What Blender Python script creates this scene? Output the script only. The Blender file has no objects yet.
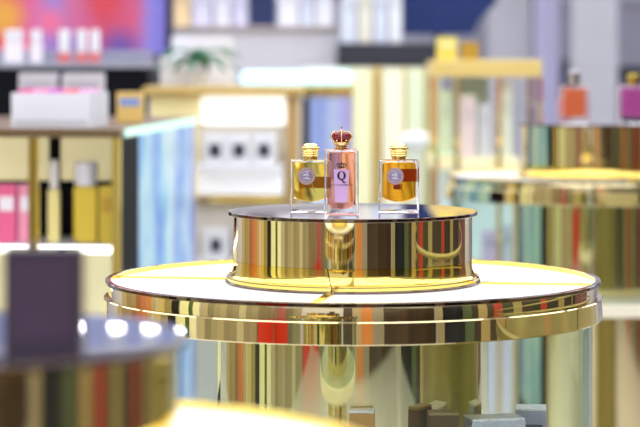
import bpy, bmesh, math, random
from mathutils import Vector, Matrix
random.seed(7)
C = bpy.context.scene.collection
PI = math.pi
F = 2240.0; CZ = 1.38; HY = 64.0
def PX(px, Y): return (px-320)/F*Y
def PZ(py, Y): return CZ-(py-HY)/F*Y

# ---------------------------------------------------------------- materials
def lin(c):
    return tuple(((v/255)/12.92 if v/255 <= .04045 else ((v/255+.055)/1.055)**2.4) for v in c)
MATS = {}
def mat(name, rgb=(200,200,200), rough=.4, metal=0, emit=0, trans=0, ior=1.45, var=.05, scale=9, coat=0):
    if name in MATS: return MATS[name]
    m = bpy.data.materials.new(name); m.use_nodes = True
    nt = m.node_tree; n = nt.nodes; b = n['Principled BSDF']
    col = lin(rgb)
    tc = n.new('ShaderNodeTexCoord'); no = n.new('ShaderNodeTexNoise'); no.inputs['Scale'].default_value = scale
    nt.links.new(tc.outputs['Object'], no.inputs['Vector'])
    mx = n.new('ShaderNodeMix'); mx.data_type = 'RGBA'
    mx.inputs[6].default_value = (*[max(0, v*(1-var)) for v in col], 1)
    mx.inputs[7].default_value = (*[min(1, v*(1+var)) for v in col], 1)
    nt.links.new(no.outputs['Fac'], mx.inputs[0])
    nt.links.new(mx.outputs[2], b.inputs['Base Color'])
    b.inputs['Roughness'].default_value = rough; b.inputs['Metallic'].default_value = metal
    b.inputs['Transmission Weight'].default_value = trans; b.inputs['IOR'].default_value = ior
    b.inputs['Coat Weight'].default_value = coat
    if emit:
        nt.links.new(mx.outputs[2], b.inputs['Emission Color']); b.inputs['Emission Strength'].default_value = emit
    MATS[name] = m; return m

def clear_pane(name, tint=(249,253,252)):
    """thin clear pane: transparent with fresnel gloss"""
    m = bpy.data.materials.new(name); m.use_nodes = True
    nt = m.node_tree; n = nt.nodes; n.remove(n['Principled BSDF'])
    out = n['Material Output']
    t = n.new('ShaderNodeBsdfTransparent'); t.inputs[0].default_value = (*lin(tint), 1)
    g = n.new('ShaderNodeBsdfGlossy'); g.inputs['Roughness'].default_value = .01
    lw = n.new('ShaderNodeLayerWeight'); lw.inputs[0].default_value = .5
    pw = n.new('ShaderNodeMath'); pw.operation = 'POWER'; pw.inputs[1].default_value = 5; nt.links.new(lw.outputs['Facing'], pw.inputs[0])
    ma = n.new('ShaderNodeMath'); ma.operation = 'MULTIPLY_ADD'; ma.inputs[1].default_value = .5; ma.inputs[2].default_value = .025; nt.links.new(pw.outputs[0], ma.inputs[0])
    tm = n.new('ShaderNodeMix'); tm.data_type = 'RGBA'; tm.inputs[6].default_value = (*lin(tint), 1); tm.inputs[7].default_value = (*lin((190,222,218)), 1)
    nt.links.new(pw.outputs[0], tm.inputs[0]); nt.links.new(tm.outputs[2], t.inputs[0])
    mx = n.new('ShaderNodeMixShader')
    nt.links.new(ma.outputs[0], mx.inputs[0]); nt.links.new(t.outputs[0], mx.inputs[1]); nt.links.new(g.outputs[0], mx.inputs[2])
    nt.links.new(mx.outputs[0], out.inputs[0]); MATS[name] = m; return m

def ramp_screen(name, stops, axis='X', emit=2.5, noise=.25, nscale=6, lo=-.5, hi=.5, blobs=()):
    """backlit print: a horizontal run of colours broken by noise, with soft round colour areas of its own"""
    m = bpy.data.materials.new(name); m.use_nodes = True
    nt = m.node_tree; n = nt.nodes; b = n['Principled BSDF']; L = nt.links
    tc = n.new('ShaderNodeTexCoord'); sp = n.new('ShaderNodeSeparateXYZ'); L.new(tc.outputs['Object'], sp.inputs[0])
    no = n.new('ShaderNodeTexNoise'); no.inputs['Scale'].default_value = nscale; L.new(tc.outputs['Object'], no.inputs['Vector'])
    mr = n.new('ShaderNodeMapRange'); mr.inputs[1].default_value = lo; mr.inputs[2].default_value = hi
    L.new(sp.outputs[axis], mr.inputs[0])
    ma = n.new('ShaderNodeMath'); ma.operation = 'MULTIPLY_ADD'; ma.inputs[1].default_value = noise; ma.inputs[2].default_value = -noise/2
    L.new(no.outputs['Fac'], ma.inputs[0])
    ad = n.new('ShaderNodeMath'); ad.operation = 'ADD'; L.new(mr.outputs[0], ad.inputs[0]); L.new(ma.outputs[0], ad.inputs[1])
    cr = n.new('ShaderNodeValToRGB'); L.new(ad.outputs[0], cr.inputs[0])
    el = cr.color_ramp.elements
    for i, (p, c) in enumerate(stops):
        e = el[i] if i < 2 else el.new(p)
        e.position = p; e.color = (*lin(c), 1)
    src = cr.outputs[0]
    for (pos, rad, c) in blobs:
        d = n.new('ShaderNodeVectorMath'); d.operation = 'DISTANCE'; d.inputs[1].default_value = pos
        L.new(tc.outputs['Object'], d.inputs[0])
        r2 = n.new('ShaderNodeMapRange'); r2.inputs[1].default_value = rad; r2.inputs[2].default_value = rad*.3
        L.new(d.outputs['Value'], r2.inputs[0])
        mx = n.new('ShaderNodeMix'); mx.data_type = 'RGBA'; L.new(r2.outputs[0], mx.inputs[0]); L.new(src, mx.inputs[6])
        mx.inputs[7].default_value = (*lin(c), 1); src = mx.outputs[2]
    b.inputs['Base Color'].default_value = (.02,.02,.02,1)
    L.new(src, b.inputs['Emission Color']); b.inputs['Emission Strength'].default_value = emit
    b.inputs['Roughness'].default_value = .3
    MATS[name] = m; return m

GOLD = mat('polished_gold', (246,230,176), .025, 1, var=.01)
GOLDY = mat('yellow_gold', (250,222,116), .06, 1, var=.02)
CHROME = mat('polished_chrome', (236,232,236), .02, 1, var=.01)
GUNM = mat('dark_reflection_rim', (120,104,92), .05, 1, var=.02)  # dark reflection of the far shop put into the rim's colour
GUN = mat('dark_gold_edge', (190,165,130), .06, 1, var=.02)
OPAL = mat('white_opal_top', (240,240,240), .4, 0, var=.005)
BLACK = mat('black_lacquer', (14,14,22), .55, ior=1.2)
PANE = clear_pane('case_glass')
GLASS = mat('bottle_glass', (252,252,252), 0, 0, trans=1, ior=1.46, var=.0)
CREAM = mat('lit_cream_panel', (244,234,184), .5, emit=.5, var=.03)
WHITE = mat('white_board', (238,238,240), .45)
LITW = mat('lit_white_panel', (255,255,255), .5, emit=.9, var=0)

# ---------------------------------------------------------------- mesh helpers
class MB:
    def __init__(s): s.bm = bmesh.new()
    def box(s, x0, x1, y0, y1, z0, z1, bev=0, rz=0):
        b2 = bmesh.new(); bmesh.ops.create_cube(b2, size=1)
        for v in b2.verts: v.co = Vector(((v.co.x)*(x1-x0), (v.co.y)*(y1-y0), (v.co.z)*(z1-z0)))
        if bev: bmesh.ops.bevel(b2, geom=b2.edges[:], offset=bev, segments=2, profile=.5, affect='EDGES')
        M = Matrix.Translation(((x0+x1)/2, (y0+y1)/2, (z0+z1)/2)) @ Matrix.Rotation(rz, 4, 'Z')
        b2.transform(M); s.merge(b2); return s
    def merge(s, b2):
        me = bpy.data.meshes.new('tmp'); b2.to_mesh(me); b2.free(); s.bm.from_mesh(me); bpy.data.meshes.remove(me)
    def lathe(s, prof, seg=96, cx=0, cy=0, a0=0, a1=2*PI, close=False, sy=1):
        full = abs(a1-a0-2*PI) < 1e-6; N = seg if full else seg+1
        rings = []
        for r, z in prof:
            if r < 1e-6: rings.append([s.bm.verts.new((cx, cy, z))]); continue
            rings.append([s.bm.verts.new((cx+r*math.cos(a0+(a1-a0)*i/seg), cy+sy*r*math.sin(a0+(a1-a0)*i/seg), z)) for i in range(N)])
        pairs = list(zip(rings[:-1], rings[1:]))
        if close: pairs.append((rings[-1], rings[0]))
        for A, B in pairs:
            for i in range(seg):
                j = (i+1) % N
                if len(A) == 1 and len(B) == 1: continue
                if len(A) == 1: f = [A[0], B[i], B[j]]
                elif len(B) == 1: f = [A[i], A[j], B[0]]
                else: f = [A[i], A[j], B[j], B[i]]
                try: s.bm.faces.new(f)
                except ValueError: pass
        return s
    def tube(s, pts, r, seg=8, closed=False, r1=None):
        pts = [Vector(p) for p in pts]; rings = []; n = len(pts)
        for i, p in enumerate(pts):
            a = pts[i-1] if (i or closed) else p; b = pts[(i+1) % n] if (i < n-1 or closed) else p
            t = (b-a).normalized(); u = t.orthogonal().normalized() if i == 0 else (u - t*u.dot(t)).normalized()
            w = t.cross(u); rr = r if r1 is None else r+(r1-r)*i/(n-1)
            rings.append([s.bm.verts.new(p+(u*math.cos(2*PI*k/seg)+w*math.sin(2*PI*k/seg))*rr) for k in range(seg)])
        for i in range(n if closed else n-1):
            A, B = rings[i], rings[(i+1) % n]
            for k in range(seg): s.bm.faces.new([A[k], A[(k+1)%seg], B[(k+1)%seg], B[k]])
        if not closed:
            s.bm.faces.new(rings[0][::-1]); s.bm.faces.new(rings[-1])
        return s
    def ball(s, c, r, sx=1, sy=1, sz=1, seg=16):
        b2 = bmesh.new(); bmesh.ops.create_uvsphere(b2, u_segments=seg, v_segments=seg//2, radius=r)
        b2.transform(Matrix.Translation(c) @ Matrix.Diagonal((sx, sy, sz, 1))); s.merge(b2); return s
    def prism(s, pts, y0, y1):
        """outline in x,z pushed through y0..y1"""
        a = [s.bm.verts.new((x, y0, z)) for x, z in pts]; b = [s.bm.verts.new((x, y1, z)) for x, z in pts]
        s.bm.faces.new(a); s.bm.faces.new(b[::-1]); n = len(pts)
        for i in range(n): s.bm.faces.new([a[i], b[i], b[(i+1)%n], a[(i+1)%n]])
        return s
    def build(s, name, m, parent=None, loc=None, rz=0, sharp=22):
        bm = s.bm; bmesh.ops.recalc_face_normals(bm, faces=bm.faces[:])
        for f in bm.faces: f.smooth = True
        for e in bm.edges:
            if len(e.link_faces) == 2 and e.calc_face_angle(0) > math.radians(sharp): e.smooth = False
        me = bpy.data.meshes.new(name); bm.to_mesh(me); bm.free(); me.materials.append(m)
        o = bpy.data.objects.new(name, me); C.objects.link(o)
        if loc is not None: o.location = loc
        o.rotation_euler.z = rz
        if parent is not None: o.parent = parent
        return o
def thing(name, label, cat, loc=(0,0,0), rz=0, group=None):
    o = bpy.data.objects.new(name, None); C.objects.link(o); o.location = loc; o.rotation_euler.z = rz
    o.empty_display_size = .05
    return tag(o, label, cat, group)
def tag(o, label, cat, group=None):
    o['label'] = label; o['category'] = cat
    if group: o['group'] = group
    return o
def struct(o): o['kind'] = 'structure'; return o
def bx(x0, x1, y0, y1, z0, z1, bev=0, rz=0): return MB().box(x0, x1, y0, y1, z0, z1, bev, rz)
def text_bm(body, size, depth=.0002):
    cu = bpy.data.curves.new('lettering', 'FONT'); cu.body = body; cu.size = size; cu.align_x = 'CENTER'; cu.align_y = 'CENTER'; cu.extrude = depth
    o = bpy.data.objects.new('lettering', cu); C.objects.link(o)
    dg = bpy.context.evaluated_depsgraph_get(); me = bpy.data.meshes.new_from_object(o.evaluated_get(dg))
    m = MB(); m.bm.from_mesh(me); m.bm.transform(Matrix.Rotation(PI/2, 4, 'X'))
    bpy.data.objects.remove(o); bpy.data.curves.remove(cu); bpy.data.meshes.remove(me); return m

# ---------------------------------------------------------------- camera
cam = bpy.data.cameras.new('camera'); co = bpy.data.objects.new('camera', cam); C.objects.link(co)
co.location = (0, 0, CZ); co.rotation_euler = (PI/2, 0, 0)
cam.sensor_width = 36; cam.lens = F/640*36; cam.shift_y = -(213.5-HY)/640
cam.dof.use_dof = True; cam.dof.focus_distance = 3.40; cam.dof.aperture_fstop = 4.1; cam.clip_end = 60; cam.clip_start = .05
bpy.context.scene.camera = co

# ---------------------------------------------------------------- room
RX0, RX1, RY0, RY1, H = -4.6, 4.8, -3.2, 13.0, 3.1
tile = mat('floor_tile', (214,212,214), .18, var=.06, scale=2)
struct(bx(RX0-.1, RX1+.1, RY0-.1, RY1+.1, -.1, 0).build('floor', tile))
wallm = mat('wall_paint', (206,204,214), .6)
struct(bx(RX0-.1, RX1+.1, RY0-.1, RY1+.1, H, H+.1).build('ceiling', mat('ceiling_paint', (240,236,228), .7)))
struct(bx(RX0-.1, RX1+.1, RY1, RY1+.1, 0, H).build('wall_back', mat('far_wall_paint', (178,176,190), .6)))
struct(bx(RX0-.1, RX1+.1, RY0-.1, RY0, 0, H).build('wall_front', wallm))
struct(bx(RX0-.1, RX0, RY0, RY1, 0, H).build('wall_left', wallm))
struct(bx(RX1, RX1+.1, RY0, RY1, 0, H).build('wall_right', wallm))
# far wall columns, with dark slabs painted in for dark openings
def trim(n, px0, px1, py0, Y, m, d=.15, z0=0):
    return struct(bx(PX(px0,Y), PX(px1,Y), Y, Y+d, z0, PZ(py0,Y) if py0 is not None else H, .004).build('trim_%d' % n, m))
TN = 0
for (a, b, top, Y, c) in [(488, 532, None, 12.3, (200,198,204)), (536, 560, None, 12.0, (196,192,222)), (572, 618, None, 11.6, (186,184,190)), (532,536,None,12.5,(60,66,100)), (560,572,60,12.6,(70,72,100)), (618,660,66,12.4,(40,44,56))]:
    TN += 1; trim(TN, a, b, top, Y, mat('column_opening_tone_%d' % TN, c, .6))

# ceiling lights: large square luminous panels in rows
lampm = mat('ceiling_lamp_glow', (244,248,255), .5, emit=2.6, var=0)
housing = mat('lamp_housing', (236,236,236), .5)
proto = None
for yy in (-2.3, -.5, 1.3, 3.1, 4.9, 6.7, 8.5, 10.3):
    for xx in (-3.55, -2.13, -.71, .71, 2.13, 3.55):
        if proto is None:
            r = thing('ceiling_light', 'large luminous white ceiling panel above the shop floor', 'ceiling light', (xx, yy, H), 0, 'ceiling light panels'); proto = r
            m_ = MB()
            for (a,b,c,d) in ((-.66,.66,-.84,-.80),(-.66,.66,.80,.84),(-.66,-.62,-.80,.80),(.62,.66,-.80,.80)): m_.box(a,b,c,d,-.05,-.001)
            m_.build('frame', housing, r); bx(-.62,.62,-.80,.80,-.03,-.005).build('diffuser', lampm, r)
        else:
            r = proto.copy(); C.objects.link(r); r.location = (xx, yy, H)
            for ch in list(proto.children):
                c = ch.copy(); C.objects.link(c); c.parent = r
# track spotlights high on the far wall
tag(bx(-2.4, 1.8, 12.55, 12.60, 2.51, 2.55, .002).build('lighting_rail', mat('rail_white', (220,224,236), .4)), 'long white lighting rail high before the far wall', 'lighting rail')
for x in (-2.1,-1.37,-1.14,-.95,-.76,.3,1.1):
    sp = thing('spotlight', 'round white spotlight hanging from the far lighting rail', 'spotlight', (x, 12.575, 2.509), 0, 'spotlights on the far rail')
    MB().lathe([(0,0),(.05,0),(.05,-.10),(.044,-.10),(.044,-.02),(0,-.02)], 24).build('housing', MATS['rail_white'], sp)
    MB().ball((0,-.02,-.11), .032, 1, 1, .9, 16).build('bulb', mat('spot_bulb', (255,255,255), .4, emit=14, var=0), sp)
for a, b, z0_, z1_, c in [(-3,-.42,1.752,1.93,(244,244,250)),(-.42,-.28,1.752,1.93,(60,36,90)),(-.28,-.05,1.752,1.93,(236,232,252)),(-.05,.2,1.752,1.93,(120,50,110)),(.2,.45,1.752,1.93,(246,246,252)),(.45,.6,1.752,1.93,(24,20,34)),(.6,.72,1.752,1.93,(240,236,250)),(.72,.98,1.752,1.93,(20,20,34)),(.98,3.2,1.752,1.93,(240,240,250)),(-3,3.2,1.931,2.05,(226,226,240)),(-3,3.2,2.051,2.34,(120,130,200)),(-3,3.2,2.34,2.6,(190,200,240))]:  # unseen colour blocks added for the mirrored drum tops to reflect
    TN += 1; struct(bx(a, b, 12.93, 12.98, z0_, z1_).build('trim_%d' % TN, mat('reflected_block_%d' % TN, c, .5)))

# unseen upright panels added to mirror as coloured stripes in the gold
TC = (.051, 3.5)
def stripe_panel(pa, pb, rgb, rough=.35, h=2.6, emit=0, off=0):
    global TN
    TN += 1
    def hit(px):
        th = 2*math.asin(max(-.999, min(.999, (px-352)/119)))
        dx, dy = math.sin(th), -math.cos(th); best = 1e9
        for t, wx in (((RX0+.03-TC[0])/dx if dx < 0 else 1e9, 'l'), ((RX1-.03-TC[0])/dx if dx > 0 else 1e9, 'r'), ((RY0+.03-TC[1])/dy if dy < 0 else 1e9, 'b'), ((RY1-.03-TC[1])/dy if dy > 0 else 1e9, 'f')):
            if 0 < t < best: best, w = t, wx
        return Vector((TC[0]+dx*best, TC[1]+dy*best, 0)), w
    (p, w0), (q, w1) = hit(pa), hit(pb)
    if w0 != w1:
        mid = {'l': RX0, 'r': RX1}.get(w0, {'l': RX0, 'r': RX1}.get(w1)); cy = RY0+.03
        if abs(p.y-cy) < abs(q.y-cy): q = Vector((q.x, cy, 0)) if w0 == 'b' else q
        q = Vector((p.x, cy, 0)) if w0 != 'b' else Vector((mid*.99, p.y, 0))
    m = mat('stripe_tone_%d_%d_%d' % rgb, rgb, rough, emit=emit, coat=.3)
    if abs(p.x-q.x) < abs(p.y-q.y): o = bx(p.x-.02+(off if p.x < 0 else -off), p.x+.02+(off if p.x < 0 else -off), min(p.y,q.y), max(p.y,q.y), 0, h)
    else: o = bx(min(p.x,q.x), max(p.x,q.x), p.y-.02+off, p.y+.02+off, 0, h)
    struct(o.build('trim_%d' % TN, m))
for a in [(243,251,(214,190,140)),(251,259,(228,146,100)),(259,261,(214,190,140)),(262,269,(215,195,130)),(269,272.5,(20,18,16)),(273,277,(236,236,190)),(277,279,(84,110,60)),(279,282,(240,236,200)),
          (283,300,(196,184,150)),(300,303,(225,214,180)),(303,317,(186,172,140)),(317,321,(225,130,140)),(321,328,(190,180,150)),
          (347,351,(70,50,40)),(351,355,(200,180,150)),(355,360,(235,150,80)),(360,365,(170,160,150)),(365,389,(82,64,52)),(389,392,(220,205,170)),(392,401,(36,42,56)),
          (401,405,(90,110,80)),(405,408,(60,50,40)),(408,412,(190,170,120)),(412,415,(70,60,44)),(415,419,(190,60,44)),(419,424,(60,66,44)),(424,428,(170,160,110)),(428,433,(70,50,44)),(433,437,(50,60,44)),
          (437,440,(190,60,50)),(440,446,(46,44,40)),(446,449,(170,150,100)),(449,455,(44,40,40)),(455,462,(120,80,84))]:
    pa, pb, c = a
    if sum(c) < 650: c = tuple(int(v*.87) for v in c)
    n_ = max(1, int((pb-pa)/2.6))
    if pb-pa < 7: stripe_panel(pa, pb, c)
    else:   # wide panels split into strips of varied tone, for finer mirrored lines
        for q in range(n_):
            f = (1, .86, .95, 1.08, .9, 1.03, .82)[(q*3+int(pa)) % 7]
            stripe_panel(pa+(pb-pa)*q/n_, pa+(pb-pa)*(q+1)/n_, tuple(min(255, int(v*f)) for v in c))
stripe_panel(309, 315.5, (220,60,40), h=.40, off=.06)  # low red panels added for the red mirrored in the table band
stripe_panel(316.5, 322.5, (220,60,40), h=.40, off=.06)

# ---------------------------------------------------------------- round two-tier display
def display(cx, cy, tz, label, plabel, dh=.104, rot=PI*80/180, group='round display tables', darkdrum=False):
    t = thing('display_table', label, 'display table', (cx, cy, 0), rot, group)
    z = tz
    MB().lathe([(0,z-.013),(.3764,z-.013),(.3764,z-.007),(.19,z-.007),(0,z-.007)], 128).build('table_top', OPAL, t)
    MB().lathe([(.3785,z-.0056),(.3785,z),(.3845,z),(.3855,z-.0008),(.3855,z-.005),(.3850,z-.0056),(.3785,z-.0056)], 192).build('rim', GUNM, t)
    MB().lathe([(.3765,z-.013),(.3765,z-.0006),(.3770,z+.0001),(.3784,z+.0001),(.3784,z-.013)], 192, close=True).build('inner_rim', GOLDY, t)
    MB().lathe([(.3786,z-.006),(.3797,z-.006),(.380,z-.0068),(.380,z-.026),(.3786,z-.026)], 192).build('upper_band', GOLD, t)
    MB().lathe([(.370,z-.0262),(.3865,z-.0262),(.388,z-.0275),(.388,z-.0575),(.387,z-.059),(.370,z-.059)], 192).build('lower_band', GOLD, t)
    for q in range(4):
        a = q*PI/2
        s = MB().box(.201, .3765, -.006, .006, z-.0075, z-.0038, .0008); s.bm.transform(Matrix.Rotation(a, 4, 'Z')); s.build('seam_strip', GOLDY, t)
    MB().lathe([(0,z-.0135),(.3695,z-.0135),(.3695,z-.059),(.36,z-.059),(.36,z-.02),(0,z-.02)], 128).build('top_underside', mat('underside_cream', (236,230,214), .4), t)
    zf = tz-.30
    MB().lathe([(.372,z-.060),(.372,zf+.001),(.366,zf+.001),(.366,z-.060)], 160, close=True).build('glass_case', PANE, t)
    MB().lathe([(.2115,z-.0205),(.2115,zf+.001)], 160).build('mirror_core', GOLD, t)
    MB().lathe([(0,zf),(.386,zf),(.388,zf-.002),(.388,zf-.03),(.386,zf-.032),(0,zf-.032)], 160).build('case_floor', mat('case_floor_cream', (240,232,208), .2), t)
    MB().lathe([(.2115,zf-.033),(.2115,.08),(.30,.06),(.30,0),(0,0)], 128).build('plinth', mat('plinth_gold', (246,230,176), .08, 1), t)
    # the low drum that stands on the table
    d = thing('display_riser', plabel, 'riser', (cx, cy, z-.007), rot, group.replace('tables', 'drums'))
    h = dh+.007
    fl = [(.1965,.0040),(.1965,.0085),(.1950,.0092),(.1958,.0100),(.1958,.0115)]
    fl += [(.1958-.0098*math.sin(PI/2*i/14)**.8, .0115+.0245*(1-math.cos(PI/2*i/14))**1.05) for i in range(1, 15)]
    MB().lathe([(.19,.0040)]+fl+[(.18,.0360)], 192).build('flared_base', GOLDY, d)
    MB().lathe([(0,0),(.1985,0),(.1992,.0008),(.1992,.0030),(.1985,.0038),(.19,.0038),(0,.0038)], 192).build('foot_ring', GUNM, d)
    MB().lathe([(.1966,.0086),(.1972,.0090),(.1972,.0096),(.1960,.0099),(.1952,.0092)], 192, close=True).build('trim_ring', GUNM, d)
    MB().lathe([(.1862,.0362),(.1862,h-.0062)], 192).build('drum_wall', GOLD, d)
    MB().lathe([(0,h-.006),(.1926,h-.006),(.1926,h-.0001),(.1926,h),(0,h)], 192).build('top_plate', CHROME, d)
    MB().lathe([(.1927,h-.006),(.1938,h-.0058),(.1945,h-.0050),(.1945,h-.0008),(.1938,h),(.1927,h)], 192, close=True).build('edge_band', GUNM, d)
    for q in range(4):
        a = q*PI/2
        pts = [(.1996*math.cos(a), .1996*math.sin(a), .0020), (.1976*math.cos(a), .1976*math.sin(a), .009)]
        pts += [((r_+.0004)*math.cos(a-.03*(i/10)), (r_+.0004)*math.sin(a-.03*(i/10)), z_) for i, (r_, z_) in enumerate(fl[4:])]
        MB().tube(pts, .0009, 6).build('seam', GUNM, d)
    return t, d

TZ = 1.047
display(.051, 3.5, TZ, 'large round white display table with gold rim in the centre, in sharp focus', 'gold mirror drum carrying the three perfume bottles in the centre', rot=PI*(-10)/180)
display(PX(-44,1.88), 1.88, TZ, 'blurred round gold display table cut off at the bottom left corner', 'blurred gold and black drum at bottom left under the dark purple box', rot=.5)
MX, MY = PX(593, 5.85), 5.85
display(MX, MY, 1.092, 'blurred round gold display table in the right background', 'blurred gold drum in the right background carrying orange and purple bottles', dh=.134, rot=.3)
kc = thing('round_counter', 'large round khaki gold counter beside the centre table on its right', 'counter', (1.17, 3.42, 0))
khaki = mat('khaki_gold', (150,142,92), .3, .6)
MB().lathe([(0,.945),(.60,.945),(.61,.94),(.61,.92),(.60,.91),(.60,.06),(.57,.05),(.57,0),(0,0)], 96).build('body', khaki, kc)
for z_ in (1.0, 1.055): MB().tube([(.585*math.cos(PI/2+PI*i/48), .585*math.sin(PI/2+PI*i/48), z_) for i in range(49)], .005, 8).build('rail', khaki, kc)  # half-ring rails added to mirror as arcs in the drum
for i in range(5): MB().tube([(.585*math.cos(PI/2+PI*i/4), .585*math.sin(PI/2+PI*i/4), .9455),(.585*math.cos(PI/2+PI*i/4), .585*math.sin(PI/2+PI*i/4), 1.055)], .004, 8).build('rail_post', khaki, kc)
DT = TZ+.104   # top of main drum

# ---------------------------------------------------------------- hero bottles
def bottle(name, label, x, y, z, w, d, h, base, wall, liquid, grp='perfume bottles on the centre drum', rz=0):
    t = thing(name, label, 'perfume bottle', (x, y, z), rz, grp)
    MB().box(-w/2, w/2, -d/2, d/2, .0003, h, .0026).build('glass_body', GLASS, t)
    wi, di, top = w/2-wall, d/2-wall*.8, h-wall*.7
    L = MB(); N = 12
    pts = [(-wi+2*wi*i/N, base-.006*math.sin(PI*i/N)) for i in range(N+1)] + [(wi, top-.003), (wi-.003, top), (-wi+.003, top), (-wi, top-.003)]
    L.prism(pts, -di, di); bmesh.ops.bevel(L.bm, geom=[e for e in L.bm.edges if abs(e.verts[0].co.y-e.verts[1].co.y) < 1e-6], offset=.0018, segments=2, profile=.5, affect='EDGES')
    L.build('liquid', liquid, t, sharp=40)
    return t
def liquid(name, rgb, ior=.93):
    m = mat(name, rgb, 0, 0, trans=1, ior=ior, var=.08, scale=30); return m
capg = mat('cap_gold', (248,228,150), .14, 1, var=.04, scale=60)
med_ring = mat('medallion_ring', (176,146,140), .3, .5)
med_disc = mat('medallion_silver', (150,144,166), .3, .5)
med_ink = mat('medallion_relief', (214,200,220), .4, .3)
def goddess(px, label, liq, front):
    w, d, h = .0625, .030, .0805
    y = front+d/2
    t = bottle('perfume_bottle', label, PX(px, front), y, DT, w, d, h, .022, .0052, liq)
    cap = [(0,h+.0002),(.0105,h+.0002),(.0110,h+.001),(.0110,h+.0045)]
    zc = h+.0048
    col = MB().lathe(cap+[(.0105,h+.0048),(0,h+.0048)], 40).build('collar', capg, t)
    pr = [(0,zc)]
    for i in range(3):
        z0 = zc+i*.0036
        pr += [(.0118,z0),(.0128,z0+.0007),(.0130,z0+.0017),(.0126,z0+.0027),(.0114,z0+.0034)]
    z0 = zc+.0108
    pr += [(.0136,z0),(.0142,z0+.001),(.0142,z0+.003),(.0134,z0+.0040),(.0120,z0+.0044),(.0118,z0+.0056),(.0106,z0+.0078),(.007,z0+.0094),(.0,z0+.0100)]
    cp = MB().lathe(pr, 48).build('cap', capg, t)
    m = MB()
    for i in range(28):
        a = 2*PI*i/28; m.tube([(.0143*math.cos(a), .0143*math.sin(a), z0+.0006),(.0143*math.cos(a), .0143*math.sin(a), z0+.0034)], .0005, 5)
    m.build('knurl', capg, cp)
    # round medallion on the front face, left of centre
    mx_, mz = -.006, .0555; fy = -d/2
    M = MB(); M.lathe([(.0092,0),(.0092,.0007),(.0130,.0009),(.0134,.0004),(.0134,0)], 48); M.bm.transform(Matrix.Translation((mx_, fy-.0001, mz)) @ Matrix.Rotation(PI/2, 4, 'X'))
    md = M.build('medallion', med_ring, t)
    M = MB(); M.lathe([(0,.0010),(.0075,.0010),(.0090,.0006),(.0092,0)], 40); M.bm.transform(Matrix.Translation((mx_, fy-.0001, mz)) @ Matrix.Rotation(PI/2, 4, 'X'))
    M.build('medallion_disc', med_disc, md)
    M = MB()
    for i in range(22):   # ring of raised marks
        a = 2*PI*i/22; r0, r1 = .0102, .0121
        M.tube([(mx_+r0*math.cos(a), fy-.0011, mz+r0*math.sin(a)), (mx_+r1*math.cos(a), fy-.0011, mz+r1*math.sin(a))], .00045, 5)
    pts = [(-.0050,-.0034),(-.0020,-.0022),(.0004,-.0040),(.0030,-.0030),(.0052,-.0042)]
    M.tube([(mx_+a, fy-.0014, mz+b) for a, b in pts], .0008, 6)
    M.tube([(mx_-.0046, fy-.0014, mz+.0010),(mx_-.0010, fy-.0014, mz+.0030),(mx_+.0034, fy-.0014, mz+.0006)], .0009, 6)
    M.tube([(mx_+.0004, fy-.0014, mz-.0030),(mx_+.0006, fy-.0014, mz+.0024),(mx_+.0026, fy-.0014, mz+.0056)], .0007, 6)
    M.build('medallion_relief', med_ink, md)
    # dip tube
    MB().tube([(0,0,h-.003),(.002,0,.045),(.008,.001,.0245)], .0008, 8).build('dip_tube', mat('dip_tube_plastic', (240,236,220), .3), t)
    return t
g1 = goddess(310.5, 'clear square perfume bottle with pale yellow perfume, left of the red crowned bottle', liquid('pale_yellow_perfume', (248,216,100)), 3.462)
g2 = goddess(399, 'clear square perfume bottle with deep amber perfume, standing alone on the right', liquid('amber_perfume', (238,170,36)), 3.462)

lab_or = mat('amber_back_label', (190,96,20), .4); lab_tan = mat('tan_back_label', (206,170,100), .4)
bx(-.004, .0285, .0152, .0158, .046, .066).build('back_label', lab_or, g2); bx(-.008, .006, .0152, .0158, .034, .042).build('back_label', lab_or, g2)
bx(-.018, .0285, .0152, .0158, .036, .054).build('back_label', lab_tan, g1)
# the crowned bottle
w, d, h, fr = .0520, .030, .0985, 3.412
qb = bottle('perfume_bottle', 'tall pink perfume bottle with red crown cap and black letter Q', PX(341.5, fr), fr+d/2, DT, w, d, h, .0135, .0045, liquid('rose_perfume', (248,170,150)))
MB().prism([(-.0095,.0185),(.0095,.0185),(.0118,.0685),(-.0118,.0685)], -d/2-.00035, -d/2-.0001).build('see_through_patch', mat('lilac_see_through', (196,158,200), .3), qb)  # lilac painted in for the background showing through the bottle
ink = mat('black_print', (12,10,16), .4)
fy = -d/2
# bold serif Q
Q = MB(); n = 48; qz = .0590
out = [(.0066*math.cos(2*PI*i/n), .0068*math.sin(2*PI*i/n)) for i in range(n)]
inn = [(.0032*math.cos(2*PI*i/n), .0060*math.sin(2*PI*i/n)) for i in range(n)]
for dy in (fy-.0009, fy-.0001):
    vo = [Q.bm.verts.new((a, dy, qz+b)) for a, b in out]; vi = [Q.bm.verts.new((a, dy, qz+b)) for a, b in inn]
    for i in range(n): Q.bm.faces.new([vo[i], vo[(i+1)%n], vi[(i+1)%n], vi[i]])
tail = [(-.0022,-.0052),(-.0008,-.0040),(.0012,-.0054),(.0030,-.0092),(.0046,-.0100),(.0060,-.0088),(.0063,-.0094),(.0050,-.0112),(.0030,-.0114),(.0012,-.0100),(-.0002,-.0072),(-.0016,-.0060)]
Q.prism([(a*1.15, qz+b) for a, b in tail], fy-.0009, fy-.0001)
Q.build('letter_q', ink, qb)
E = MB(); ez = .0705
E.prism([(-.0042,ez),(.0042,ez),(.0046,ez+.0014),(-.0046,ez+.0014)], fy-.0005, fy-.0001)
for a in (-.0042, 0, .0042):
    E.ball((a*1.25, fy-.0004, ez+.0062 if a else ez+.0076), .0009, 1, .4, 1, 8)
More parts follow.
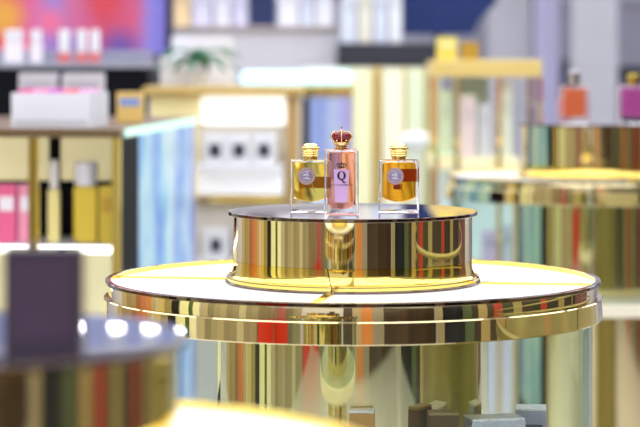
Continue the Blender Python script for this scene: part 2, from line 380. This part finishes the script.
for a0, a1 in ((-.0042,-.0070),(-.0020,-.0034),(.0020,.0034),(.0042,.0070)):
    E.tube([(a0, fy-.0003, ez+.0014),(a1, fy-.0003, ez+.0042),(a1*.6, fy-.0003, ez+.0060),(0, fy-.0003, ez+.0058)], .0008, 5)
E.tube([(0, fy-.0003, ez+.0014),(0, fy-.0003, ez+.0068)], .0008, 5)
E.bm.transform(Matrix.Translation((0,0,ez)) @ Matrix.Diagonal((1.1,1,1.1,1)) @ Matrix.Translation((0,0,-ez)))
E.build('crown_emblem', ink, qb)
tx = text_bm('DOLCE & GABBANA', .0038, .00015); tx.bm.transform(Matrix.Translation((0, fy-.0004, .0448))); tx.build('lettering', ink, qb)
# crown cap
red = mat('red_enamel', (120,0,14), .22, .0, var=.3, scale=80)
cg = mat('crown_gold', (226,188,130), .16, 1, var=.05, scale=80)
MB().lathe([(0,h+.0002),(.0098,h+.0002),(.0102,h+.0008),(.0102,h+.0030),(.0094,h+.0034),(.0094,h+.0060),(0,h+.0060)], 40).build('collar', cg, qb)
c0 = h+.0062
cr = MB().lathe([(0,c0),(.0096,c0),(.0102,c0+.001),(.0112,c0+.0045),(.0104,c0+.0052),(0,c0+.0052)], 40).build('crown_cap', cg, qb)
MB().lathe([(0,c0+.0053),(.0104,c0+.0053),(.0136,c0+.0085),(.0150,c0+.0120),(.0142,c0+.0155),(.0100,c0+.0178),(.003,c0+.0160),(0,c0+.0155)], 16).build('red_dome', red, cr, sharp=12)
R = MB()
for i in range(6):
    a = 2*PI*i/6+PI/6; ca, sa = math.cos(a), math.sin(a)
    R.tube([(r*ca, r*sa, c0+z) for r, z in ((.0108,.0045),(.0140,.0085),(.0155,.0122),(.0147,.0160),(.0104,.0188),(.0045,.0182),(.001,.0170))], .00065, 6)
    R.ball((.0154*ca, .0154*sa, c0+.0140), .0012, seg=10)
    a += PI/6; R.ball((.0128*math.cos(a), .0128*math.sin(a), c0+.0066), .0013, seg=8)
R.build('crown_ribs', cg, cr)
R = MB(); R.ball((0,0,c0+.0192), .0024, seg=14); R.box(-.0006,.0006,-.0006,.0006,c0+.021,c0+.0262,.0002); R.box(-.0019,.0019,-.0005,.0005,c0+.0232,c0+.0243,.0002)
R.build('orb_and_cross', cg, cr)
cr.scale = (1.12, 1.12, 1.12); cr.location.z = -c0*.12+.0002
MB().tube([(0,0,h-.003),(.001,0,.05),(-.004,0,.0165)], .0008, 8).build('dip_tube', MATS['dip_tube_plastic'], qb)

# ---------------------------------------------------------------- cartons
def carton(name, label, cat, x0, x1, y0, y1, z0, z1, m, bandm=None, group=None, rz=0, capm=None, band=(.55,.8)):
    cx, cy = (x0+x1)/2, (y0+y1)/2
    t = thing(name, label, cat, (cx, cy, z0), rz, group)
    w, d, h = (x1-x0)/2, (y1-y0)/2, z1-z0
    bx(-w, w, -d, d, 0, h, min(w, d, h)*.06).build('carton', m, t)
    if bandm: bx(-w*.75, w*.75, -d-.0015, -d-.0001, h*band[0], h*band[1], 0).build('front_label', bandm, t)
    if capm: bx(-w*.98, w*.98, -d*.98, d*.98, h+.0002, h+.004, .001).build('top_flap', capm, t)
    return t
silver = mat('silver_carton', (186,188,198), .35, .3, var=.35, scale=120)
ZF = TZ-.30
def cbox(px, py_top, Y, w, d, rz, m, label, capm=None, bandm=None, zc=None):
    x = PX(px, Y); zt = PZ(py_top, Y)
    return carton('perfume_box', label, 'perfume box', x-w/2, x+w/2, Y-d/2, Y+d/2, ZF+.0005, zt, m, bandm, 'perfume boxes in the glass case', rz, capm)
sb = mat('slate_label', (86,88,104), .5)
cbox(494, 419, 3.30, .082, .05, .22, silver, 'wide silver grey perfume box inside the glass case', mat('foil_top', (232,234,240), .3, .5, var=.4, scale=150), sb)
cbox(531, 409, 3.46, .048, .05, -.1, mat('slate_carton', (160,164,184), .4, .2, var=.2, scale=90), 'small slate grey perfume box at the right inside the glass case', MATS['foil_top'], sb)
cbox(443, 414, 3.292, .046, .03, .05, mat('mirrored_dark_carton', (96,78,44), .3, .5), 'dark bronze perfume box added for a reflection in the mirrored core', mat('mirrored_bronze_top', (150,130,80), .3, .6), None)  # solid box added in place of a tinted reflection in the core
cbox(362, 412, 3.266, .037, .030, -.06, mat('mirrored_gold_carton', (196,150,80), .35, .5), 'small gold perfume box added for a reflection in the mirrored core', MATS['foil_top'], None)  # this one also stands in for a reflection in the core

# foreground dark purple box on the left drum
fx = PX(-44, 1.88)
Yb = 1.765
t = carton('perfume_box', 'blurred dark purple box standing on the bottom left drum', 'perfume box', PX(3,Yb), PX(81,Yb), Yb, Yb+.03, DT+.0003, PZ(249,Yb), mat('dark_purple_carton', (44,30,48), .45, var=.1), None)
bx(-.0245,.0245,-.0162,-.0151,.012,.075).build('front_label', mat('plum_label', (60,42,62), .4), t)

# ---------------------------------------------------------------- right background bottles
def small_bottle(px, Y, z, wpx, hpx, liqm, capm, label, group, cap=.3, capw=.4, d=.03, namez='perfume_bottle', glass=True, wallf=.12):
    s = Y/F; w = wpx*s; hh = hpx*s; hb = hh*(1-cap)
    t = thing(namez, label, 'perfume bottle', (PX(px,Y), Y+d/2, z+.0004), 0, group)
    if glass:
        MB().box(-w/2, w/2, -d/2, d/2, 0, hb, w*.08).build('glass_body', GLASS, t)
        MB().box(-w/2*(1-wallf*2), w/2*(1-wallf*2), -d/2*.7, d/2*.7, hb*.18, hb*.93, w*.05).build('liquid', liqm, t)
    else:
        MB().box(-w/2, w/2, -d/2, d/2, 0, hb, w*.1).build('bottle_body', liqm, t)
    rc = w*capw/2
    MB().lathe([(0,hb+.0003),(rc*.7,hb+.0003),(rc*.7,hb+.004),(rc,hb+.0045),(rc,hh-.002),(rc*.85,hh),(0,hh)], 24).build('cap', capm, t)
    return t
MT = 1.092+.134
g = 'bottles on the right background drum'
capsil = mat('silver_cap', (225,228,236), .12, 1)
orange = mat('orange_perfume', (250,132,84), .2, 0)
small_bottle(575, 5.72, MT, 29, 53, orange, capsil, 'blurred bottle with orange perfume and silver cap, on the right drum', g, .28, .42)
small_bottle(634, 5.72, MT, 30, 50, mat('magenta_perfume', (204,90,170), .2, 0), GOLDY, 'blurred magenta perfume bottle at the right edge of the photo', g, .22, .4)
small_bottle(566, 5.86, MT, 15, 34, mat('pink_perfume', (240,160,176), .2, 0), capsil, 'small pink bottle half hidden behind the orange one', g, .3, .42)

# ---------------------------------------------------------------- left island
ang = -math.atan2(.11, 1.25)
isl = thing('display_island', 'black and gold display island with lit cream shelves and blue screen on its side', 'display unit', (-.478, 5.35, 0), ang)
W = -.95; D = 1.25
def Z5(py): return CZ-(py-64)/418.7
slab = bx(W, .0, 0, D, Z5(138), Z5(129), .002).build('top_slab', mat('bronze_slab', (120,100,70), .3, .6), isl)
bx(.0005, .006, .06, D, Z5(138), Z5(129.5)).build('light_strip', mat('pale_green_light', (200,236,222), .5, emit=.75, var=0), slab)
bx(-.020, 0, 0, .02, 0, Z5(138)-.001).build('post', GOLDY, isl)
bx(-.222, -.200, 0, .02, 0, Z5(138)-.001).build('post', GOLDY, isl)
bx(-.62, -.60, 0, .02, 0, Z5(138)-.001).build('post', GOLDY, isl)
bx(-.02, -.0005, .021, .27, 0, Z5(138)-.001).build('side_frame', BLACK, isl)
bx(W, -.021, .36, .38, 0, Z5(138)-.001).build('back_panel', BLACK, isl)
for a, b in ((-.2,-.02),(-.6,-.222),(-.94,-.62)):
    bx(a+.006, b-.006, .25, .265, Z5(186), Z5(138)-.001).build('lit_header', CREAM, isl)
    bx(a+.002, b-.002, .33, .355, Z5(420), Z5(256)).build('lit_back', CREAM, isl)
sh = bx(W, -.021, .022, .355, Z5(253), Z5(248)).build('shelf', mat('white_shelf', (235,235,240), .3), isl)
bx(W, -.021, .015, .0215, Z5(254), Z5(247)).build('shelf_light', mat('shelf_led', (255,255,255), .4, emit=3, var=0), sh)
bx(W, -.021, .022, .355, .1, .12).build('lower_shelf', MATS['white_shelf'], isl)
scrm = ramp_screen('blue_screen', [(0,(120,190,250)),(.15,(190,235,255)),(.3,(90,150,240)),(.42,(150,220,255)),(.55,(225,250,255)),(.72,(100,160,240)),(.85,(200,235,255)),(1,(90,110,220))], 'Y', emit=.85, noise=.5, nscale=5, lo=.27, hi=1.25)
bx(-.04, -.0008, .272, D, .35, Z5(138)-.003).build('screen', scrm, isl)
bx(-.04, -.0008, .272, D, 0, .348).build('plinth', BLACK, isl)
# things on the island: world placement with the same rotation
def onisl(x, y): v = Matrix.Rotation(ang, 4, 'Z') @ Vector((x, y, 0)); return v.x-.478, v.y+5.35
def isl_bottle(x, y, z, w, hh, m, capm, label, group, **k):
    X, Y = onisl(x, y); s = Y/F
    return small_bottle(320+X/s, Y, z, w/s, hh/s, m, capm, label, group, **k)
zs = Z5(248)+.0002
g = 'products on the lit island shelf'
pk = mat('pink_carton', (246,156,186), .4); ye = mat('yellow_carton', (236,206,70), .35)
wc = mat('white_cap', (244,244,250), .3); wl = mat('white_label', (248,240,246), .4)
for i, (x, m, lab) in enumerate(((-.248,pk,'pink perfume box right next to the gold post on the island shelf'),(-.300,mat('rose_carton', (238,104,150), .4),'deeper pink perfume box at the left edge of the photo on the island shelf'))):
    X, Y = onisl(x, .12)
    carton('perfume_box', lab, 'perfume box', X-.023, X+.023, Y-.02, Y+.02, zs, zs+.145, m, wl, g)
isl_bottle(-.178, .08, zs, .028, .205, mat('cream_bottle', (240,226,150), .3), mat('pearl_cap', (236,232,226), .35), 'slim cream bottle with silver cap behind the gold post of the island', g, glass=False, cap=.35, capw=.8)
isl_bottle(-.107, .12, zs, .060, .20, ye, wc, 'yellow bottle with big white cap on the island shelf', g, glass=False, cap=.3, capw=.95)
X, Y = onisl(-.05, .15); carton('perfume_box', 'yellow perfume box beside the white capped bottle on the island shelf', 'perfume box', X-.026, X+.026, Y-.02, Y+.02, zs, zs+.14, ye, mat('gold_label', (214,170,60), .3), g)
# white tray box with sachets
z0 = Z5(129)+.0003
X, Y = onisl(-.178, .17)
tb = thing('tray_box', 'large white open tray box filled with pink sachets on the island', 'tray box', (X, Y, z0), ang)
m_ = MB(); w_, d_, h_ = .097, .12, .085
m_.box(-w_,w_,-d_,-d_+.006,0,h_,.001).box(-w_,w_,d_-.006,d_,0,h_,.001).box(-w_,-w_+.006,-d_+.006,d_-.006,0,h_,.001).box(w_-.006,w_,-d_+.006,d_-.006,0,h_,.001).box(-w_+.006,w_-.006,-d_+.006,d_-.006,0,.05)
m_.build('tray', mat('tray_white', (224,224,232), .5), tb)
bx(-w_+.01,w_-.01,-d_-.0015,-d_-.0002,.008,.02).build('front_label', mat('tray_label', (200,198,206), .5), tb)
pc = [(226,90,150),(240,150,190),(206,80,190),(236,110,120),(232,170,214)]
for i in range(10):
    a = -.075+(i % 5)*.0375; b = -.06+(i//5)*.10
    X2, Y2 = onisl(-.178+a, .17+b)
    c = i % 5
    s = bx(-.015,.015,-.02,.02,0,.044,.004).build('sachet', mat('sachet_%d' % c, pc[c], .4), None, (X2, Y2, z0+.0503), ang+random.uniform(-.12,.12))
    tag(s, ['magenta','light pink','purple','coral','lilac'][c]+' sachet standing in the '+('front' if i < 5 else 'rear')+' row of the white tray box', 'sachet', 'sachets in the white tray box')
for k_, (x, ww, lab) in enumerate(((-.352,.05,'grey white box behind the tray box, nearer the left edge'),(-.228,.055,'grey white box behind the right part of the tray box'))):
    X, Y = onisl(x, .72); carton('storage_box', lab, 'box', X-ww, X+ww, Y-.04, Y+.04, z0, PZ(73, Y), mat('pale_grey_box', (206,202,210), .5), mat('grey_label', (180,176,190), .5), 'grey boxes behind the tray')
X, Y = onisl(-.13, .5)
X, Y = onisl(-.082, .62); carton('perfume_box', 'small yellow and blue box on the island beside the tray box', 'perfume box', X-.035, X+.035, Y-.03, Y+.03, z0, PZ(92, Y), mat('mustard_carton', (226,190,110), .4), mat('blue_label', (130,160,220), .4), None)

# ---------------------------------------------------------------- black counter and poster behind it
Y = 7.3
ct = thing('shop_counter', 'black counter behind the island carrying a row of white bottles', 'counter', (0, Y, 0))
bx(PX(-80,Y), PX(148,Y), 0, .5, 0, PZ(68,Y), .003).build('cabinet', BLACK, ct)
bx(PX(-80,Y)-.01, PX(149,Y), -.015, .5, PZ(68,Y)+.0005, PZ(63,Y), .002).build('counter_top', mat('grey_counter_top', (168,170,184), .3), ct)
bx(PX(-80,Y), PX(149,Y), .2, .23, PZ(63,Y)+.0005, PZ(50,Y), .002).build('riser', mat('grey_riser', (150,150,170), .4), ct)
zc = PZ(63, Y)+.0005
pinkstem = mat('coral_bottle', (226,120,120), .4)
for px, wpx, lab, mm in ((11,11,'white slender bottle at the left end of the counter row',wl),(22,9,'white slender bottle second in the counter row',wl),(43,12,'wide white bottle third in the counter row, under the red part of the poster',wl),(77,13,'white capped coral bottle fourth in the counter row',pinkstem),(98,11,'white capped coral bottle fifth in the counter row',pinkstem),(114,11,'white capped coral bottle at the right end of the counter row',pinkstem)):
    px = px*.83; small_bottle(px, 7.33, zc, wpx, 33, mm, wc, lab, 'white bottles on the black counter', cap=.7 if mm is pinkstem else .4, capw=.9, glass=False)
Y = 8.0
po = thing('light_box_poster', 'glowing red pink and lavender poster above the black counter', 'poster', (0, Y, 0))
bx(PX(-120,Y), PX(172,Y), .01, .12, 0, 1.72, .003).build('cabinet', mat('dark_plum_frame', (46,40,66), .4), po)
zz = PZ(20,Y)
pm = ramp_screen('poster_print', [(0,(236,40,60)),(.28,(245,60,80)),(.42,(240,110,170)),(.50,(170,140,230)),(.58,(226,110,170)),(.72,(226,70,110)),(.86,(230,90,140)),(.93,(150,140,240)),(1,(130,120,230))], 'X', emit=.95, noise=.12, nscale=5, lo=PX(-60,Y), hi=PX(166,Y),
    blobs=[((PX(3,Y),0,PZ(16,Y)),.10,(255,180,60)),((PX(50,Y),0,PZ(22,Y)),.07,(255,120,170)),((PX(105,Y),0,PZ(2,Y)),.08,(236,60,80)),((PX(120,Y),0,PZ(50,Y)),.10,(120,80,180)),((PX(70,Y),0,PZ(48,Y)),.08,(140,100,200))])
bx(PX(-118,Y), PX(165,Y), 0, .0095, PZ(54,Y), 1.70).build('backlit_print', pm, po)

# ---------------------------------------------------------------- middle cabinet with dark-labelled boxes
Y = 7.0
cb = thing('display_cabinet', 'white cabinet with glowing white window and gold top edge, behind left of the drum', 'cabinet', (0, Y, 0))
x0, x1 = PX(146,Y), PX(300,Y)
offw = mat('ivory_panel', (232,226,214), .4)
bx(x0, x1, .10, .6, 0, PZ(95,Y), .003).build('body', offw, cb)
bx(x0-.01, x1+.01, -.0, .6, PZ(95,Y)+.0005, PZ(87,Y), .002).build('top', mat('gold_edge_board', (226,196,120), .3, .6), cb)
bx(PX(200,Y), PX(287,Y), .06, .0995, PZ(126,Y), PZ(96,Y), .012).build('window', LITW, cb)
bx(PX(150,Y), PX(196,Y), .07, .0995, PZ(200,Y), PZ(98,Y), .002).build('cream_panel', mat('butter_panel', (246,232,170), .4, emit=.3), cb)
l = bx(PX(196,Y), PX(284,Y), -.02, .0995, PZ(170,Y), PZ(165,Y), .002).build('ledge', WHITE, cb)
bx(PX(197,Y), PX(283,Y), .06, .0995, PZ(196,Y), PZ(171,Y), .003).build('lit_front', mat('soft_white_light', (255,255,255), .5, emit=.35, var=0), cb)
bx(PX(196,Y), PX(284,Y), -.02, .0995, PZ(266,Y), PZ(258,Y), .002).build('ledge', WHITE, cb)
bx(PX(286,Y), PX(298,Y), .05, .0995, 0, PZ(97,Y), .002).build('pilaster', mat('bronze_pilaster', (206,170,110), .35, .5), cb)
bx(PX(196,Y), PX(284,Y), .06, .0995, PZ(204,Y), PZ(199,Y), .001).build('gold_strip', GOLDY, cb)
dl = mat('dark_square_label', (52,56,72), .4)
for px, lab in ((215,'left white carton with dark square label on the lit ledge'),(239,'middle white carton with dark square label on the lit ledge'),(264,'right white carton with dark square label on the lit ledge')):
    t = thing('white_carton', lab, 'carton', (PX(px,Y), Y+.02, PZ(165,Y)+.0003), 0, 'white cartons with dark labels')
    hw = 11.5/F*Y; bx(-hw, hw, -.03, .03, 0, PZ(133,Y)-PZ(165,Y), .002).build('carton', WHITE, t)
    bx(-.018, .018, -.0325, -.0302, PZ(157,Y)-PZ(165,Y), PZ(144,Y)-PZ(165,Y)).build('front_label', dl, t)
t = thing('white_carton', 'lone white carton with dark square label on the lower ledge', 'carton', (PX(216,Y), Y+.02, PZ(258,Y)+.0003), 0, 'white cartons with dark labels')
bx(-.04, .04, -.03, .03, 0, .09, .002).build('carton', WHITE, t); bx(-.016, .016, -.0325, -.0302, .02, .06).build('front_label', dl, t)
t = thing('white_carton', 'tall plain white carton on the lower ledge beside the dark-labelled one', 'carton', (PX(252,Y), Y+.02, PZ(258,Y)+.0003), 0, 'white cartons with dark labels')
bx(-.05, .05, -.03, .03, 0, .13, .002).build('carton', mat('cool_white_carton', (228,230,240), .4), t); bx(-.02,.02,-.0325,-.0302,.08,.10).build('front_label', mat('grey_label2', (190,190,205), .5), t)

# white risers and potted palm on the cabinet
zt = PZ(87, 7.0)+.0005
def blk(name, label, cat, px0, px1, ya, yb, za, pyt, m, Yr, bev=.003, group=None):
    o = bx(PX(px0,Yr), PX(px1,Yr), ya, yb, za, PZ(pyt,Yr), bev).build(name, m)
    return tag(o, label, cat, group)
blk('display_block', 'low white display block left of the potted palm', 'display block', 160, 184, 7.3, 7.42, zt, 56, mat('matt_white', (226,226,236), .5), 7.3, group='white display blocks')
blk('display_block', 'taller white display block behind the palm leaves', 'display block', 172, 232, 7.44, 7.56, zt, 36, MATS['matt_white'], 7.44, group='white display blocks')
pot = thing('potted_palm', 'small green potted palm with spreading leaves on the white cabinet', 'plant', (PX(199,7.2), 7.2, zt))
MB().lathe([(0,0),(.020,0),(.027,.04),(.029,.042),(.026,.044),(.024,.038),(0,.038)], 32).build('pot', mat('pot_ceramic', (222,220,224), .4), pot)
green = mat('palm_green', (48,112,78), .5, var=.3, scale=30)
MB().tube([(0,0,.038),(.002,0,.07),(0,0,.098)], .006, 8, r1=.004).build('stem', mat('palm_stem', (96,120,70), .6), pot)
for i in range(12):
    a = 2*PI*i/12+.2; up = .028 if i % 2 else .008
    L_ = .14 if abs(math.cos(a)) > .5 else .085
    m_ = MB(); N = 8; prev = None
    for j in range(N+1):
        t_ = j/N; r = L_*t_; z = .095+up*math.sin(PI*t_*.6)*1.6-.045*t_*t_*(1 if i % 2 else 1.4); wv = .017*math.sin(PI*min(1, t_*.85+.12))+.0008
        ca, sa = math.cos(a), math.sin(a)
        cur = [m_.bm.verts.new((r*ca-s_*wv*sa, r*sa+s_*wv*ca, z-abs(s_)*.004+dz)) for s_, dz in ((-1,0),(0,.003),(1,0),(0,-.0005))]
        if prev:
            for k_ in range(4): m_.bm.faces.new([prev[k_], prev[(k_+1)%4], cur[(k_+1)%4], cur[k_]])
        prev = cur
    m_.build('leaf', green, pot)

# ---------------------------------------------------------------- long beige counter, far
Y = 9.0
lc = thing('shop_counter', 'long beige grey counter far behind the potted palm', 'counter', (0, Y, 0))
bx(PX(168,Y), PX(336,Y), 0, .5, 0, PZ(30,Y), .004).build('cabinet', mat('beige_grey', (224,220,226), .5), lc)
bx(PX(166,Y), PX(337,Y), -.02, .5, PZ(30,Y)+.0005, PZ(26,Y), .002).build('counter_top', mat('warm_grey_top', (190,176,170), .3), lc)
zl = PZ(26,Y)+.0006
g = 'white boxes along the far counter'
for i, (a, b, top, c, lab) in enumerate([(172,189,-14,(250,220,170),'peach box at the left end of the far counter'),(192,210,-10,(230,226,250),'pale lavender box second from the left on the far counter'),(214,230,-18,(236,236,250),'white box third from the left on the far counter'),(233,247,-8,(222,220,246),'narrow lilac box beside the navy box on the far counter'),(249,275,-22,(34,48,96),'navy blue box on the far counter'),
        (278,298,-20,(244,244,255),'white box right of the navy box'),(301,313,-12,(226,232,250),'pale blue box behind the crowned bottle, far away'),(316,333,-20,(240,242,250),'white box at the right end of the beige counter')]):
    carton('gift_box', lab, 'box', PX(a,Y), PX(b,Y), Y+.05, Y+.12, zl, PZ(top,Y), mat('giftbox_%d' % i, c, .45), mat('box_label_%d' % i, tuple(int(v*.93) for v in c), .5), g)
Y = 8.7
bc = thing('shop_counter', 'counter with thick black top far behind, right of the beige one', 'counter', (0, Y, 0))
bx(PX(340,Y), PX(436,Y), .08, .5, 0, PZ(66,Y)-.001).build('cabinet', mat('ivory_cabinet', (226,222,200), .5), bc)
bx(PX(338,Y), PX(440,Y), 0, .5, PZ(66,Y), PZ(43,Y), .004).build('counter_top', mat('charcoal_top', (44,46,58), .4), bc)
zl = PZ(43,Y)+.0005
for i, (a, b, top, c, lab) in enumerate([(341,356,-12,(230,236,250),'pale blue box at the left end of the thick black counter top'),(359,372,-18,(244,240,226),'ivory box second on the thick black counter top'),(375,387,-14,(226,232,250),'cool white box third on the thick black counter top'),(390,402,-20,(244,246,255),'white box nearest the navy panel on the black counter top')]):
    carton('gift_box', lab, 'box', PX(a,Y), PX(b,Y), Y+.05, Y+.12, zl, PZ(top,Y), mat('giftboxb_%d' % i, c, .45), mat('boxb_label_%d' % i, tuple(int(v*.93) for v in c), .5), 'white boxes along the black counter')
# navy cloth-covered stand
Y = 9.4
nv = thing('navy_stand', 'large dark navy blue display stand at the top, right of centre', 'stand', (0, Y, 0))
navy = mat('navy_cloth', (22,44,100), .7, var=.2)
MB().prism([(PX(404,Y),PZ(34,Y)),(PX(474,Y),PZ(34,Y)),(PX(480,Y),PZ(20,Y)),(PX(497,Y),PZ(2,Y)),(PX(503,Y),PZ(-30,Y)),(PX(500,Y),PZ(-70,Y)),(PX(404,Y),PZ(-70,Y))], 0, .25).build('cloth_cover', navy, nv)
bx(PX(436,Y), PX(444,Y), .1, .16, 0, PZ(34,Y)-.001).build('post', mat('grey_post', (120,124,140), .4, .5), nv)
bx(PX(415,Y), PX(465,Y), .02, .24, 0, .03, .003).build('foot', MATS['grey_post'], nv)

# ---------------------------------------------------------------- lit showcase behind the bottles
Y = 8.0
sc = thing('lit_showcase', 'brightly lit cream and pale blue showcase behind the perfume bottles', 'showcase', (0, Y, 0))
bx(PX(303,Y), PX(442,Y), .05, .45, 0, PZ(68,Y), .003).build('body', mat('showcase_ivory', (232,230,206), .4), sc)
bx(PX(240,Y), PX(352,Y), -.01, .045, PZ(85,Y), PZ(71,Y), .02).build('light_tube', mat('cool_tube_light', (200,240,255), .4, emit=1.1, var=0), sc)
bx(PX(300,Y), PX(352,Y), .0, .045, PZ(95,Y), PZ(87,Y), .002).build('gold_rail', GOLDY, sc)
bx(PX(302,Y), PX(309,Y), .0, .045, PZ(200,Y), PZ(98,Y), .001).build('black_strip', BLACK, sc)
lb = ramp_screen('lavender_light', [(0,(170,190,250)),(.3,(150,170,240)),(.6,(200,215,252)),(1,(180,170,245))], 'X', emit=.95, noise=.4, nscale=9, lo=PX(309,Y), hi=PX(350,Y))
bx(PX(310,Y), PX(350,Y), .01, .045, PZ(158,Y), PZ(98,Y), .002).build('screen', lb, sc)
def em(nm, c, e): return mat(nm, c, .5, emit=e, var=.04)
for i, (a, b, t0, t1, c, e) in enumerate([(354,372,72,210,(236,234,190),.3),(383,404,72,210,(232,232,206),.35),(407,424,72,210,(216,228,196),.28),(427,440,72,210,(180,214,190),.25),(310,350,162,240,(205,222,245),.3)]):
    bx(PX(a,Y), PX(b,Y), .01, .045, PZ(t1,Y), PZ(t0,Y), .002).build('lit_panel', em('lit_panel_%d' % i, c, e), sc)
for a, b in ((373.5,381),(404.5,406.5),(424.5,426.5)):
    bx(PX(a,Y), PX(b,Y), 0, .045, PZ(300,Y), PZ(67,Y)).build('pilaster', MATS['gold_edge_board'], sc)
Y = 7.7
g = 'round white lamps behind the bottles'
st = thing('globe_lamp', 'blurred white globe lamp rising just behind the amber perfume bottle', 'lamp', (PX(416,Y), Y, 0))
MB().ball((0,0,PZ(141,Y)), .045, 1.35, .8, .75, 24).build('globe', em('globe_glow', (236,240,236), .08), st)
MB().lathe([(0,0),(.12,0),(.12,.012),(.012,.02),(.010,PZ(141,Y)-.0335),(0,PZ(141,Y)-.0335)], 32).build('stand', WHITE, st)

# ---------------------------------------------------------------- gold etagere
Y = 7.0
et = thing('gold_shelf_unit', 'gold framed shelf unit behind the amber bottle, between centre and right tables', 'shelf unit', (0, Y, 0))
bx(PX(432,Y), PX(542,Y), 0, .35, PZ(77,Y), PZ(60,Y), .004).build('top_board', mat('champagne_gold_board', (240,212,130), .35, .4), et)
for a in (434, 455, 497, 538):
    bx(PX(a,Y), PX(a+4,Y), .0, .02, 0, PZ(77,Y)-.001).build('post', GOLDY, et)
for a in (434, 538): bx(PX(a,Y), PX(a+4,Y), .33, .35, 0, PZ(77,Y)-.001).build('post', GOLDY, et)
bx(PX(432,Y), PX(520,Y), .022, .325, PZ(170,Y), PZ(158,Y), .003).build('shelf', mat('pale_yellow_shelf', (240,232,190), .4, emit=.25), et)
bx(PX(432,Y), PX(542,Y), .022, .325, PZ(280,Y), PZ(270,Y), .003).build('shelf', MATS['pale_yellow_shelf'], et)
bx(PX(459,Y), PX(496,Y), .30, .325, PZ(157,Y), PZ(79,Y)).build('back_panel', mat('grey_green_back', (170,186,180), .5), et)
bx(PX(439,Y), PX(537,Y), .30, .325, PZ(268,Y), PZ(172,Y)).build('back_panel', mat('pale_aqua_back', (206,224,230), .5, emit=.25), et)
zs = PZ(60,Y)+.0005
carton('perfume_box', 'bright yellow gold box on top of the gold shelf unit', 'perfume box', PX(438,Y), PX(458,Y), Y+.05, Y+.1, zs, PZ(37,Y), mat('bright_gold_box', (244,222,100), .35, .1), mat('pale_gold_label', (250,240,170), .4), 'boxes on the gold shelf unit')
carton('perfume_box', 'dark gold box with grey lid on top of the gold shelf unit', 'perfume box', PX(462,Y), PX(480,Y), Y+.05, Y+.1, zs, PZ(42,Y), mat('ochre_box', (190,150,50), .35, .2), None, 'boxes on the gold shelf unit', capm=mat('grey_lid', (150,150,170), .4))
zs = PZ(158,Y)+.0005
g = 'tall boxes inside the gold shelf unit'
for i, (a, b, top, c, lab, cm) in enumerate([(427,434,100,(225,240,205),'',None),(441,453,92,(226,244,210),'pale green box at the left inside the gold shelf unit',(236,250,180)),(461,477,96,(244,228,232),'pinkish white box in the middle of the gold shelf unit',(220,240,170)),(480,493,104,(220,222,230),'light grey box beside the pinkish one in the gold shelf unit',None),(503,514,84,(232,238,220),'tall ivory box in the right bay of the gold shelf unit',(236,220,130))]):
    if not lab: continue
    carton('perfume_box', lab, 'perfume box', PX(a,Y), PX(b,Y), Y+.06, Y+.11, zs, PZ(top,Y), mat('tallbox_%d' % i, c, .45), mat('tallbox_label_%d' % i, tuple(int(v*.95) for v in c), .5), g, capm=mat('tallbox_cap_%d' % i, cm, .4) if cm else None)
zs = PZ(270,Y)+.0005
for i, (a, b, top, c, lab) in enumerate([(484,500,232,(206,190,226),'lavender box on the lower shelf behind the drum'),(503,518,226,(196,206,226),'pale blue box on the lower shelf behind the drum')]):
    carton('perfume_box', lab, 'perfume box', PX(a,Y), PX(b,Y), Y+.06, Y+.11, zs, PZ(top,Y), mat('lowbox_%d' % i, c, .45), mat('lowbox_label_%d' % i, tuple(int(v*.9) for v in c), .5), 'boxes on the lower shelf')

# ---------------------------------------------------------------- view settings
vs = bpy.context.scene.view_settings
vs.view_transform = 'Standard'; vs.look = 'None'; vs.gamma = 1; vs.use_curve_mapping = False; vs.exposure = -0.2
w_ = bpy.data.worlds.new('world'); bpy.context.scene.world = w_; w_.use_nodes = True
w_.node_tree.nodes['Background'].inputs[0].default_value = (.8,.85,.9,1); w_.node_tree.nodes['Background'].inputs[1].default_value = .3
cy_ = bpy.context.scene.cycles
cy_.max_bounces = 16; cy_.transmission_bounces = 14; cy_.glossy_bounces = 8; cy_.transparent_max_bounces = 16; cy_.sample_clamp_indirect = 6
